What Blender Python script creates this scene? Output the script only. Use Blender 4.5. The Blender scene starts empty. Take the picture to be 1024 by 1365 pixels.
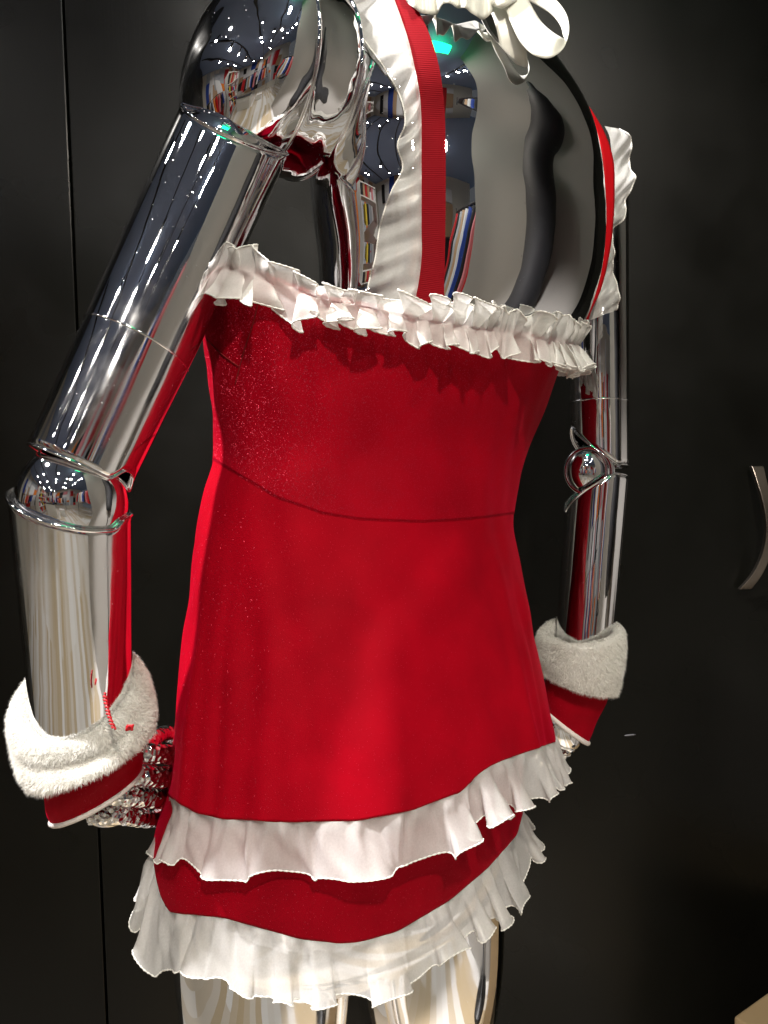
import bpy, bmesh, math, random
import numpy as np
from mathutils import Vector, Matrix
from mathutils.bvhtree import BVHTree

SC = bpy.context.scene
COL = SC.collection
R = math.radians
rng = np.random.default_rng(7)
random.seed(7)

# ------------------------------------------------------------------ camera
CAM = np.array([0.0, 0.0, 1.12])
PITCH, ROLL, F = R(2.4), R(1.5), 986.0
W0, H0 = 1024.0, 1365.0
_fw = np.array([0, math.cos(PITCH), -math.sin(PITCH)])
_up0 = np.array([0, math.sin(PITCH), math.cos(PITCH)])
_r0 = np.array([1.0, 0, 0])
_rt = math.cos(ROLL) * _r0 - math.sin(ROLL) * _up0
_up = math.cos(ROLL) * _up0 + math.sin(ROLL) * _r0
cd = bpy.data.cameras.new('camera')
cd.sensor_fit = 'VERTICAL'; cd.sensor_height = 24.0; cd.lens = 24.0 * F / H0
cd.clip_start = 0.02; cd.clip_end = 100
cam = bpy.data.objects.new('camera', cd); COL.objects.link(cam)
m = Matrix.Identity(4)
for i in range(3):
    m[i][0], m[i][1], m[i][2], m[i][3] = _rt[i], _up[i], -_fw[i], CAM[i]
cam.matrix_world = m
SC.camera = cam

def P(px, py, d):
    return CAM + d * (_fw + (px - W0 / 2) / F * _rt - (py - H0 / 2) / F * _up)

def proj(p):
    q = np.asarray(p) - CAM
    d = q @ _fw
    return W0 / 2 + F * (q @ _rt) / d, H0 / 2 - F * (q @ _up) / d, d

# ------------------------------------------------------------------ world, lights, exposure
wd = bpy.data.worlds.new('World'); SC.world = wd; wd.use_nodes = True
wd.node_tree.nodes['Background'].inputs[0].default_value = (0.62, 0.66, 0.72, 1)
wd.node_tree.nodes['Background'].inputs[1].default_value = 0.10
SC.view_settings.view_transform = 'Standard'; SC.view_settings.look = 'None'
SC.view_settings.exposure = 0.0; SC.view_settings.gamma = 1.0
SC.cycles.max_bounces = 10; SC.cycles.glossy_bounces = 6; SC.cycles.diffuse_bounces = 3
SC.cycles.transparent_max_bounces = 16; SC.cycles.transmission_bounces = 4
SC.cycles.sample_clamp_indirect = 4.0
SC.cycles.caustics_reflective = False; SC.cycles.caustics_refractive = False
try:
    SC.cycles.use_denoising = True; SC.cycles.denoiser = 'OPENIMAGEDENOISE'
except Exception:
    pass

def spot(name, loc, target, power, size, angle, col, blend=0.4):
    l = bpy.data.lights.new(name, 'SPOT'); l.energy = power; l.shadow_soft_size = size
    l.spot_size = R(angle); l.spot_blend = blend; l.color = col
    o = bpy.data.objects.new(name, l); COL.objects.link(o); o.location = loc
    o.rotation_euler = (Vector(target) - Vector(loc)).to_track_quat('-Z', 'Y').to_euler()
    return o
KEY_POS = (-1.2, 0.23, 2.88)
spot('key_spotlight', KEY_POS, (-0.02, 0.72, 1.05), 470, 0.06, 40, (1.0, 0.96, 0.94))
spot('fill_spotlight', (0.32, -1.25, 2.85), (0.1, 0.7, 1.05), 165, 0.06, 46, (1.0, 0.90, 0.76))

# ------------------------------------------------------------------ materials
def new_mat(name):
    m = bpy.data.materials.new(name); m.use_nodes = True
    nt = m.node_tree
    return m, nt, nt.nodes['Principled BSDF']
def setin(b, **kw):
    for k, v in kw.items():
        k = k.replace('_', ' ')
        for i in b.inputs:
            if i.name.lower() == k.lower():
                i.default_value = v; break
def N(nt, t, **kw):
    n = nt.nodes.new(t)
    for k, v in kw.items(): setattr(n, k, v)
    return n
def noise(nt, scale, detail=3, rough=.5, coord='Object', vec=None):
    n = N(nt, 'ShaderNodeTexNoise'); n.inputs['Scale'].default_value = scale
    n.inputs['Detail'].default_value = detail; n.inputs['Roughness'].default_value = rough
    if vec is None:
        tc = N(nt, 'ShaderNodeTexCoord'); nt.links.new(tc.outputs[coord], n.inputs['Vector'])
    else: nt.links.new(vec, n.inputs['Vector'])
    return n
def ramp(nt, src, stops):
    r = N(nt, 'ShaderNodeValToRGB'); e = r.color_ramp.elements
    while len(e) < len(stops): e.new(0.5)
    for k, (p, c) in enumerate(stops):
        e[k].position = p; e[k].color = (c[0], c[1], c[2], 1) if hasattr(c, '__len__') else (c, c, c, 1)
    nt.links.new(src, r.inputs[0]); return r
def bump(nt, b, src, strength, dist=0.001):
    n = N(nt, 'ShaderNodeBump'); n.inputs['Strength'].default_value = strength; n.inputs['Distance'].default_value = dist
    nt.links.new(src, n.inputs['Height']); nt.links.new(n.outputs[0], b.inputs['Normal']); return n

def simple(name, col, rough=.5, metal=0, **kw):
    m, nt, b = new_mat(name); setin(b, Base_Color=(*col, 1), Roughness=rough, Metallic=metal, **kw); return m

def chrome_mat(name, base=(.90, .90, .91), wob=.014, smudge=.012):
    m, nt, b = new_mat(name)
    setin(b, Base_Color=(*base, 1), Metallic=1.0)
    n = noise(nt, 9, 5, .62)
    r = ramp(nt, n.outputs[0], [(.50, .012), (.72, .012 + smudge)])
    n3 = noise(nt, 420, 2)
    dust = ramp(nt, n3.outputs[0], [(.70, 0.0), (.78, .25)])
    mx = N(nt, 'ShaderNodeMath', operation='ADD'); nt.links.new(r.outputs[0], mx.inputs[0]); nt.links.new(dust.outputs[0], mx.inputs[1])
    nt.links.new(mx.outputs[0], b.inputs['Roughness'])
    n2 = noise(nt, 14, 2, .4)
    bump(nt, b, n2.outputs[0], 1.0, wob * .06)
    return m
def velvet_mat(name, base, spark=.5):
    m, nt, b = new_mat(name)
    setin(b, Base_Color=(*base, 1), Roughness=.62, Sheen_Weight=.45, Sheen_Roughness=.3, Sheen_Tint=(.8, .004, .05, 1))
    setin(b, Specular_IOR_Level=.06)
    n = noise(nt, 16, 4, .6)
    r = ramp(nt, n.outputs[0], [(.3, tuple(c * .82 for c in base)), (.7, tuple(min(1, c * 1.12) for c in base))])
    nt.links.new(r.outputs[0], b.inputs['Base Color'])
    nf = noise(nt, 1500, 2)
    bump(nt, b, nf.outputs[0], .6, .0006)
    # glitter flakes woven into the pile
    tc = N(nt, 'ShaderNodeTexCoord')
    v = N(nt, 'ShaderNodeTexVoronoi'); v.inputs['Scale'].default_value = 2200
    nt.links.new(tc.outputs['Object'], v.inputs['Vector'])
    sp = N(nt, 'ShaderNodeSeparateColor'); nt.links.new(v.outputs['Color'], sp.inputs[0])
    gt = N(nt, 'ShaderNodeMath', operation='GREATER_THAN'); gt.inputs[1].default_value = 1 - .10 * spark
    nt.links.new(sp.outputs[0], gt.inputs[0])
    g = N(nt, 'ShaderNodeBsdfGlossy'); g.inputs['Color'].default_value = (.50, .05, .09, 1); g.inputs['Roughness'].default_value = .5
    geo = N(nt, 'ShaderNodeNewGeometry')
    sub = N(nt, 'ShaderNodeVectorMath', operation='SUBTRACT'); nt.links.new(v.outputs['Color'], sub.inputs[0]); sub.inputs[1].default_value = (.5, .5, .5)
    sc_ = N(nt, 'ShaderNodeVectorMath', operation='SCALE'); nt.links.new(sub.outputs[0], sc_.inputs[0]); sc_.inputs['Scale'].default_value = 1.7
    ad = N(nt, 'ShaderNodeVectorMath', operation='ADD'); nt.links.new(geo.outputs['Normal'], ad.inputs[0]); nt.links.new(sc_.outputs[0], ad.inputs[1])
    nm = N(nt, 'ShaderNodeVectorMath', operation='NORMALIZE'); nt.links.new(ad.outputs[0], nm.inputs[0])
    nt.links.new(nm.outputs[0], g.inputs['Normal'])
    mx = N(nt, 'ShaderNodeMixShader'); nt.links.new(gt.outputs[0], mx.inputs[0]); nt.links.new(b.outputs[0], mx.inputs[1]); nt.links.new(g.outputs[0], mx.inputs[2])
    nt.links.new(mx.outputs[0], nt.nodes['Material Output'].inputs[0])
    return m
def organza_mat(name, col, opacity, transl=.4):
    m, nt, b = new_mat(name)
    nt.nodes.remove(b)
    d = N(nt, 'ShaderNodeBsdfDiffuse'); d.inputs[0].default_value = (*col, 1)
    t = N(nt, 'ShaderNodeBsdfTranslucent'); t.inputs[0].default_value = (*col, 1)
    g = N(nt, 'ShaderNodeBsdfGlossy'); g.inputs['Roughness'].default_value = .35; g.inputs[0].default_value = (.9, .9, .9, 1)
    tr = N(nt, 'ShaderNodeBsdfTransparent')
    m1 = N(nt, 'ShaderNodeMixShader'); m1.inputs[0].default_value = transl
    nt.links.new(d.outputs[0], m1.inputs[1]); nt.links.new(t.outputs[0], m1.inputs[2])
    m2 = N(nt, 'ShaderNodeMixShader'); m2.inputs[0].default_value = .06
    nt.links.new(m1.outputs[0], m2.inputs[1]); nt.links.new(g.outputs[0], m2.inputs[2])
    m3 = N(nt, 'ShaderNodeMixShader')
    tc = N(nt, 'ShaderNodeTexCoord')
    w = noise(nt, 700, 1); w2 = noise(nt, 22, 2)
    r = ramp(nt, w.outputs[0], [(.3, max(0, opacity - .03)), (.7, min(1, opacity + .03))])
    nt.links.new(r.outputs[0], m3.inputs[0])
    nt.links.new(tr.outputs[0], m3.inputs[1]); nt.links.new(m2.outputs[0], m3.inputs[2])
    nt.links.new(m3.outputs[0], nt.nodes['Material Output'].inputs[0])
    bp = N(nt, 'ShaderNodeBump'); bp.inputs['Strength'].default_value = .3; bp.inputs['Distance'].default_value = .0015
    nt.links.new(w2.outputs[0], bp.inputs['Height'])
    for s in (d, t, g): nt.links.new(bp.outputs[0], s.inputs['Normal'])
    return m
def laminate_mat(name, col, rough):
    m, nt, b = new_mat(name); setin(b, Base_Color=(*col, 1), Specular_IOR_Level=.21)
    tc = N(nt, 'ShaderNodeTexCoord'); mp = N(nt, 'ShaderNodeMapping'); mp.inputs['Scale'].default_value = (60, 1, .6)
    nt.links.new(tc.outputs['Object'], mp.inputs[0])
    n = noise(nt, 6, 4, .6, vec=mp.outputs[0]); sm = noise(nt, 2.2, 4, .65)
    r = ramp(nt, sm.outputs[0], [(.35, rough - .08), (.7, rough + .14)])
    nt.links.new(r.outputs[0], b.inputs['Roughness'])
    bump(nt, b, n.outputs[0], .15, .0006)
    return m
def ribbed_mat(name, base):
    m, nt, b = new_mat(name); setin(b, Base_Color=(*base, 1), Roughness=.55, Sheen_Weight=.3)
    return m

M = dict(
    chrome_cast=chrome_mat('wavy_cast_chrome', wob=.16, smudge=.05),
    chrome=chrome_mat('mirror_chrome'),
    chrome_tube=chrome_mat('mirror_chrome_tube', wob=.016, smudge=.20),
    velvet=velvet_mat('red_velvet', (.37, .0004, .009), .08),
    velvet_glit=velvet_mat('red_glitter_velvet', (.38, .0004, .010), .75),
    velvet_dark=velvet_mat('deep_red_velvet', (.31, .0003, .008), .08),
    ribbon=simple('red_grosgrain', (.24, .0003, .006), .7, Specular_IOR_Level=.12),
    elastic=simple('red_elastic', (.60, .004, .010), .6, Specular_IOR_Level=.15),
    organza=organza_mat('white_organza', (.96, .95, .94), .66, .32),
    cotton=organza_mat('white_cotton_voile', (.96, .95, .92), .80, .38),
    satin=simple('ivory_satin', (.80, .80, .72), .32, Sheen_Weight=.4),
    stitch=simple('white_thread', (.86, .85, .80), .7),
    redthread=simple('red_thread', (.55, .01, .02), .4),
    sheer=organza_mat('sheer_white_frill', (.95, .94, .91), .58, .34),
    fur=organza_mat('white_fur', (.97, .96, .92), 1.0, .42),
    trim=simple('white_binding', (.80, .74, .70), .6),
    door=laminate_mat('black_laminate', (.0032, .0032, .0024), .30),
    gap=simple('dark_gap', (.003, .003, .003), .9),
    bronze=simple('aged_bronze', (.24, .21, .18), .33, 1.0),
    floor=None,
    ceiling=simple('dark_blue_ceiling', (.24, .32, .50), .7),
)

# ------------------------------------------------------------------ mesh helpers
def obj(name, V, Fc, mat, parent=None, smooth=True, label=None, kind=None, solid=0, sub=0, offset=0):
    me = bpy.data.meshes.new(name)
    me.from_pydata([tuple(map(float, v)) for v in V], [], [tuple(map(int, f)) for f in Fc])
    if isinstance(mat, str): mat = M[mat]
    me.materials.append(mat)
    if smooth: me.polygons.foreach_set('use_smooth', [True] * len(me.polygons))
    me.update()
    o = bpy.data.objects.new(name, me); COL.objects.link(o)
    if parent is not None:
        o.parent = parent; o.matrix_parent_inverse = Matrix.Translation(-Vector(world_loc(parent)))
    if label: o['label'] = label
    if kind: o['kind'] = kind
    if solid:
        s = o.modifiers.new('thickness', 'SOLIDIFY'); s.thickness = solid; s.offset = offset
    if sub:
        s = o.modifiers.new('smooth', 'SUBSURF'); s.levels = sub; s.render_levels = sub
    return o
_loc = {}
def world_loc(o):
    return _loc.get(o.name, (0, 0, 0))
def thing(name, label, cat, loc, group=None):
    o = bpy.data.objects.new(name, None); COL.objects.link(o)
    o.location = loc; o.empty_display_size = .05
    _loc[o.name] = tuple(loc)
    o['label'] = label; o['category'] = cat
    if group: o['group'] = group
    return o
def grid(G, closed_u=False, closed_v=False):
    """G: (nu, nv, 3) array -> verts, faces"""
    nu, nv = G.shape[:2]
    V = G.reshape(-1, 3); Fc = []
    for i in range(nu if closed_u else nu - 1):
        for j in range(nv if closed_v else nv - 1):
            a, b = i, (i + 1) % nu; c, d = j, (j + 1) % nv
            Fc.append((a * nv + c, b * nv + c, b * nv + d, a * nv + d))
    return V, Fc
def nrm(v):
    v = np.asarray(v, float); return v / (np.linalg.norm(v, axis=-1, keepdims=True) + 1e-12)
def catmull(K, x, xs):
    """cubic interpolation of rows K at knots x, sampled at xs (finite-difference tangents, monotone limited)"""
    K = np.asarray(K, float); x = np.asarray(x, float)
    if K.ndim == 1: K = K[:, None]
    h = np.diff(x)[:, None]; dl = np.diff(K, axis=0) / h
    mt = np.zeros_like(K); mt[0] = dl[0]; mt[-1] = dl[-1]
    mt[1:-1] = np.where(dl[:-1] * dl[1:] > 0, (dl[:-1] * h[1:] + dl[1:] * h[:-1]) / (h[1:] + h[:-1]), (dl[:-1] * h[1:] + dl[1:] * h[:-1]) / (h[1:] + h[:-1]))
    i = np.clip(np.searchsorted(x, xs, side='right') - 1, 0, len(x) - 2)
    hh = h[i]; t = ((xs - x[i])[:, None]) / hh
    h00 = 2*t**3 - 3*t**2 + 1; h10 = t**3 - 2*t**2 + t; h01 = -2*t**3 + 3*t**2; h11 = t**3 - t**2
    return h00 * K[i] + h10 * hh * mt[i] + h01 * K[i+1] + h11 * hh * mt[i+1]
def spline(pts, n):
    pts = np.asarray(pts, float)
    s = np.concatenate([[0], np.cumsum(np.linalg.norm(np.diff(pts, axis=0), axis=1) + 1e-9)])
    return catmull(pts, s, np.linspace(0, s[-1], n))
def vn(s, seed, period=None):
    """smooth value noise in 1-D, range about -1..1"""
    r = np.random.default_rng(seed); T = r.uniform(-1, 1, 4096)
    i = np.floor(s).astype(int); f = s - i; f = f * f * (3 - 2 * f)
    if period: return T[i % period] * (1 - f) + T[(i + 1) % period] * f
    return T[i % 4096] * (1 - f) + T[(i + 1) % 4096] * f
def frames(Pts, closed=False):
    T = np.gradient(Pts, axis=0) if not closed else (np.roll(Pts, -1, 0) - np.roll(Pts, 1, 0))
    return nrm(T)
def tube(Pts, rad, seg=8, closed=False, ref=(0.13, 0.2, 0.97)):
    Pts = np.asarray(Pts, float); T = frames(Pts, closed); rad = np.broadcast_to(rad, (len(Pts),))
    n = nrm(np.cross(T, ref)); b = np.cross(T, n)
    a = np.linspace(0, 2 * np.pi, seg, endpoint=False)
    G = Pts[:, None] + rad[:, None, None] * (np.cos(a)[None, :, None] * n[:, None] + np.sin(a)[None, :, None] * b[:, None])
    V, Fc = grid(G, closed, True)
    if not closed:
        Fc = list(Fc) + [tuple(range(seg)), tuple(range((len(Pts) - 1) * seg, len(Pts) * seg))[::-1]]
    return V, Fc
def merge(parts):
    V = []; Fc = []; o = 0
    for v, f in parts:
        V.append(np.asarray(v)); Fc += [tuple(int(k) + o for k in q) for q in f]; o += len(v)
    return np.concatenate(V), Fc
def box(c, s, rot=0, bev=0):
    c = np.array(c, float); s = np.array(s, float) / 2
    V = np.array([[x, y, z] for x in (-1, 1) for y in (-1, 1) for z in (-1, 1)]) * s
    cr, sr = math.cos(rot), math.sin(rot)
    V = np.stack([V[:, 0] * cr - V[:, 1] * sr, V[:, 0] * sr + V[:, 1] * cr, V[:, 2]], 1) + c
    return V, [(0, 1, 3, 2), (4, 6, 7, 5), (0, 4, 5, 1), (2, 3, 7, 6), (0, 2, 6, 4), (1, 5, 7, 3)]
def bvh_of(o):
    dg = bpy.context.evaluated_depsgraph_get(); dg.update()
    ev = o.evaluated_get(dg); me = ev.to_mesh()
    b = BVHTree.FromPolygons([o.matrix_world @ v.co for v in me.vertices], [tuple(p.vertices) for p in me.polygons])
    ev.to_mesh_clear(); return b
def hit(bvh, px, py):
    d = nrm(P(px, py, 1.0) - CAM)
    r = bvh.ray_cast(Vector(CAM), Vector(d))
    return (np.array(r[0]), np.array(r[1])) if r[0] is not None else None

# ------------------------------------------------------------------ body frame
TH = R(42)
RH = np.array([math.cos(TH), math.sin(TH), 0.0])     # towards the body's right side
BH = np.array([math.sin(TH), -math.cos(TH), 0.0])    # towards the back
UP = np.array([0, 0, 1.0])

class Loft:
    """horizontal elliptical sections whose outline seen from the front matches (L, R)"""
    def __init__(self, rows, disp=None):
        K = []
        ph = np.linspace(0, 2 * np.pi, 180, endpoint=False)
        for (py, L, Rr, d, ratio) in rows:
            cx = (L + Rr) / 2; A = (Rr - L) / 2 * d / F
            for it in range(30):
                c = P(cx, py, d)
                E = c + A * np.cos(ph)[:, None] * RH + A * ratio * np.sin(ph)[:, None] * BH
                q = E - CAM; dd = q @ _fw; x = W0 / 2 + F * (q @ _rt) / dd
                eL, eR = L - x.min(), Rr - x.max()
                cx += (eL + eR) / 2; A += (eR - eL) / 2 * d / F * .9
            K.append([c[2], c[0], c[1], A, A * ratio])
        K = np.array(K)[::-1]
        self.z = K[:, 0]; self.K = K[:, 1:]; self.disp = disp
    def S(self, ph, z):
        z = np.asarray(z, float); ph = np.asarray(ph, float)
        k = catmull(self.K, self.z, np.clip(z, self.z[0], self.z[-1]))
        c, s = np.cos(ph)[:, None], np.sin(ph)[:, None]
        A, B = k[:, 2:3], k[:, 3:4]
        out = np.concatenate([k[:, :2], z[:, None]], 1) + A * c * RH + B * s * BH
        n = nrm(B * c * RH + A * s * BH)
        if self.disp is not None: out = out + n * self.disp(ph, z)[:, None]
        return out
    def Nn(self, ph, z):
        k = catmull(self.K, self.z, np.clip(z, self.z[0], self.z[-1]))
        c, s = np.cos(ph)[:, None], np.sin(ph)[:, None]
        return nrm(k[:, 3:4] * c * RH + k[:, 2:3] * s * BH)
def visible(n, p):
    return np.sum(n * (CAM - p), axis=1) > 0
def solve_curve(loft, pts, zhi, zlo, nph=360, smooth=3):
    """height of a line drawn on the loft for every angle, so that its visible side follows pts (pixels)"""
    pts = sorted(pts); px = np.array([p[0] for p in pts], float); py = np.array([p[1] for p in pts], float)
    ph = np.linspace(0, 2 * np.pi, nph, endpoint=False)
    zs = np.linspace(zhi, zlo, 400); Z = np.full(nph, np.nan)
    for i, a in enumerate(ph):
        E = loft.S(np.full(400, a), zs); nn = loft.Nn(np.full(400, a), zs)
        if nn[200] @ (CAM - E[200]) <= 0: continue
        q = E - CAM; dd = q @ _fw; x = W0 / 2 + F * (q @ _rt) / dd; y = H0 / 2 - F * (q @ _up) / dd
        h = np.interp(x, px, py)
        k = np.argmax(y > h)
        if y[k] > h[k]: Z[i] = zs[k]
    ok = ~np.isnan(Z); idx = np.where(ok)[0]
    ext_x = np.concatenate([idx - nph, idx, idx + nph]); ext_y = np.tile(Z[ok], 3)
    Z = np.interp(np.arange(nph), ext_x, ext_y)
    for _ in range(smooth): Z = (np.roll(Z, 1) + Z * 2 + np.roll(Z, -1)) / 4
    return ph, Z

# ------------------------------------------------------------------ the shop around it (seen in the mirrors)
mf, ntf, bf = new_mat('pale_plank_floor'); setin(bf, Roughness=.4)
bk = N(ntf, 'ShaderNodeTexBrick'); bk.inputs['Scale'].default_value = 1.0; bk.inputs['Brick Width'].default_value = 1.3; bk.inputs['Row Height'].default_value = .11
bk.inputs['Mortar Size'].default_value = .0; bk.inputs['Color1'].default_value = (.80, .78, .76, 1); bk.inputs['Color2'].default_value = (.50, .38, .22, 1); bk.inputs['Mortar'].default_value = (.12, .09, .06, 1)
tcf = N(ntf, 'ShaderNodeTexCoord'); mpf = N(ntf, 'ShaderNodeMapping'); mpf.inputs['Rotation'].default_value = (0, 0, R(90))
ntf.links.new(tcf.outputs['Object'], mpf.inputs[0]); ntf.links.new(mpf.outputs[0], bk.inputs[0]); ntf.links.new(bk.outputs[0], bf.inputs['Base Color'])
M['floor'] = mf
fl = obj('floor', *box((0, -1.0, -0.01), (9, 9, .02)), 'floor', smooth=False, kind='structure')
ce = obj('ceiling', *box((0, -1.0, 3.11), (9, 9, .02)), 'ceiling', smooth=False, kind='structure')

M['wall_grey'] = simple('grey_wall_paint', (.34, .325, .30), .85)
M['wall_white'] = simple('warm_white_wall_paint', (.72, .68, .60), .8)
M['shelf'] = simple('white_shelf_laminate', (.78, .76, .72), .4)
M['black_metal'] = simple('black_powder_coat', (.015, .015, .016), .4)
COLS = {'red': (.55, .01, .015), 'blue': (.02, .06, .35), 'black': (.012, .012, .014), 'tan': (.50, .33, .20), 'white': (.80, .80, .80), 'orange': (.80, .22, .02), 'silver': (.45, .48, .52), 'pink': (.70, .25, .28), 'yellow': (.75, .55, .05)}
for k_, c_ in COLS.items(): M['cloth_' + k_] = simple('cloth_' + k_, c_, .7)
def wall(name, c, s_, mat): return obj(name, *box(c, s_), mat, smooth=False, kind='structure')
wall('wall_rear', (0, -4.6, 1.55), (8, .1, 3.1), 'wall_white')
wall('wall_left', (-3.6, -1.4, 1.55), (.1, 6.3, 3.1), 'wall_white')
wall('wall_right', (.90, .42, 1.55), (.06, 1.44, 3.1), 'wall_grey')

def lamp_mat(name, col, s):
    m = bpy.data.materials.new(name); m.use_nodes = True; nt = m.node_tree
    nt.nodes.remove(nt.nodes['Principled BSDF']); e = N(nt, 'ShaderNodeEmission'); e.inputs[0].default_value = (*col, 1); e.inputs[1].default_value = s
    nt.links.new(e.outputs[0], nt.nodes['Material Output'].inputs[0]); return m
M['lamp'] = lamp_mat('lamp_glow', (1, .95, .88), 190)
M['lamp_green'] = lamp_mat('green_glint_glow', (.01, .9, .30), 5)
def disc(c, r, n=16):
    a = np.linspace(0, 2 * np.pi, n, endpoint=False)
    return np.array([[c[0] + r * math.cos(t), c[1] + r * math.sin(t), c[2]] for t in a]), [tuple(range(n))[::-1]]
def can(c, r, h, n=16):
    a = np.linspace(0, 2 * np.pi, n, endpoint=False)
    G = np.array([[[c[0] + r * math.cos(t), c[1] + r * math.sin(t), c[2] + z] for t in a] for z in (0, h)])
    V, Fc = grid(G, False, True); return V, Fc + [tuple(range(n, 2 * n))]
TRACKS = [(-2.6, 'farthest left'), (-1.7, 'second from left'), (-.8, 'over the aisle'), (.2, 'over the camera'), (1.1, 'nearest the grey wall')]
for tx, wh in TRACKS:
    t_ = thing('lighting_track', 'black ceiling track of small spotlights ' + wh + ', mirrored in the chrome', 'track light', (tx, -1.6, 3.05))
    obj('rail', *box((tx, -1.6, 3.08), (.035, 5.4, .03)), 'black_metal', t_, smooth=False)
    for k in range(8):
        y = -4.1 + k * .64 + .55 * random.random()
        if y > .75 or random.random() < .25: continue
        tx_ = tx; tx = tx + random.uniform(-.22, .22)
        hd_ = obj('spot_head', *can((tx, y, 2.93), .05, .12), 'black_metal', t_)
        obj('lamp', *disc((tx, y, 2.935), .028 + .03 * random.random()), 'lamp', hd_, smooth=False); tx = tx_
sg = obj('green_glint_lamp', *box((.42, -.08, 2.97), (.30, .22, .04)), 'lamp_green', smooth=False)  # green lamp added overhead to give the upper back its green glint
sg['label'] = 'added green lamp placed so that its glint shows on the chrome upper back'; sg['category'] = 'lamp'

def garment(x, y, z, col, w, h, rot, seed):
    ang = np.linspace(0, 2 * np.pi, 28, endpoint=False); rows = []
    for t in np.linspace(0, 1, 9):
        ww = w * (.35 + .65 * min(1, t * 3)) * (1 + .25 * t); dd = .035 + .05 * t
        wv = 1 + .18 * np.sin(ang * 7 + seed) * t
        px_ = ww / 2 * np.cos(ang) * wv; py_ = dd * np.sin(ang) * wv
        rows.append(np.stack([x + px_ * math.cos(rot) - py_ * math.sin(rot), y + px_ * math.sin(rot) + py_ * math.cos(rot), np.full(28, z - h * t)], 1))
    V, Fc = grid(np.array(rows), False, True)
    return V, Fc + [tuple(range(28))]
RACKS = [(1.5, -1.35, 0, 'past the end of the grey wall'), (-3.2, -.3, 0, 'beside the left wall'), (-3.2, -2.2, 0, 'deep at the left wall'), (-1.7, -3.7, 1, 'before the rear wall at left'), (-.1, -3.9, 1, 'before the rear wall behind the camera')]
order = ['red', 'black', 'silver', 'tan', 'white', 'blue', 'black', 'pink', 'red', 'orange', 'white', 'black', 'silver', 'tan', 'yellow', 'red']
for ri, (x, y, alongx, wh) in enumerate(RACKS):
    t_ = thing('clothes_rack', 'metal clothes rack ' + wh + ', mirrored in the chrome', 'clothes rack', (x, y, 0))
    dx, dy = (1, 0) if alongx else (0, 1)
    for zz_ in (1.75, .95):
        obj('rail', *tube(np.array([[x - .75 * dx, y - .75 * dy, zz_], [x, y, zz_], [x + .75 * dx, y + .75 * dy, zz_]]), .014, 10), 'black_metal', t_)
    for s_ in (-1, 1):
        obj('post', *tube(np.array([[x + s_ * .75 * dx, y + s_ * .75 * dy, 0], [x + s_ * .75 * dx, y + s_ * .75 * dy, .9], [x + s_ * .75 * dx, y + s_ * .75 * dy, 1.8]]), .016, 10, ref=(1, .2, 0)), 'black_metal', t_)
    for k in range(9):
        c_ = order[(k + ri * 5) % 16]
        o_ = obj('costume', *garment(x + (-.62 + k * .155) * dx, y + (-.62 + k * .155) * dy, 1.72, c_, .42, .62 + .2 * random.random(), (0 if not alongx else math.pi / 2), k), 'cloth_' + c_)
        o_['label'] = ('first second third fourth fifth sixth seventh eighth ninth'.split()[k]) + ' costume, ' + c_ + ', on the rack ' + wh; o_['category'] = 'costume'; o_['group'] = c_ + ' costumes on the rack ' + wh
# display shelf with packets
sh = thing('display_shelf', 'white display shelf of bright packets at left, mirrored in the shoulder', 'shelf', (-2.2, -1.6, 0))
for z in (.2, .62, 1.04, 1.46, 1.88, 2.2):
    obj('board', *box((-2.2, -1.6, z), (.34, 1.3, .025)), 'shelf', sh, smooth=False)
for s_ in (-1, 1): obj('side_panel', *box((-2.2, -1.6 + s_ * .66, 1.12), (.34, .02, 2.24)), 'shelf', sh, smooth=False)
for zi, z in enumerate((.2, .62, 1.04, 1.46, 1.88)):
    for k in range(7):
        c_ = order[(k * 3 + zi * 5) % 16]; h = .14 + .2 * random.random()
        o_ = obj('packet', *box((-2.14, -2.13 + k * .175, z + .0135 + h / 2), (.16, .13, h)), 'cloth_' + c_, smooth=False)
        o_['label'] = c_ + ' packet, ' + 'first second third fourth fifth sixth seventh'.split()[k] + ' along the ' + ('lowest board', 'second board', 'middle board', 'fourth board', 'top board')[zi] + ' of the display shelf'; o_['category'] = 'packet'; o_['group'] = c_ + ' packets on the white display shelf'
# flat printed panels on the shop walls
def display(name_wh, x0, x1, z0, z1, y, axis, seed):
    r = np.random.default_rng(seed)
    t_ = thing('wall_display', 'wall of printed panels ' + name_wh + ', mirrored in the chrome', 'wall display', ((x0 + x1) / 2, y, z0) if axis == 0 else (y, (x0 + x1) / 2, z0))
    names = list(COLS); x = x0
    while x < x1 - .1:
        w = r.uniform(.14, .62); z = z0
        while z < z1 - .1:
            h = r.uniform(.2, .95); c_ = names[r.integers(len(names))]
            if r.random() < .62: c_ = ('white', 'black', 'tan', 'silver', 'white')[r.integers(5)]
            c = (x + w / 2, y, z + h / 2); sz = (w - .02, .03, h - .02)
            if axis == 1: c = (c[1], c[0], c[2]); sz = (sz[1], sz[0], sz[2])
            obj('printed_panel', *box(c, sz), 'cloth_' + c_, t_, smooth=False); z += h
        x += w
display('on the rear wall', -3.4, 2.4, .5, 2.7, -4.5, 0, 4)
display('on the left wall', -3.9, .6, .5, 2.7, -3.5, 1, 9)
ct = thing('added_counter', 'white counter added behind the camera for pale streaks mirrored in the forearm', 'counter', (-1.1, -1.5, 0))  # unseen counter, added for whitish streaks in the forearm's reflection
obj('counter_body', *box((-1.1, -1.5, .42), (.9, .45, .84)), 'shelf', ct, smooth=False)
obj('counter_top', *box((-1.1, -1.5, .86), (.96, .5, .035)), 'cloth_black', ct, smooth=False)
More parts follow.
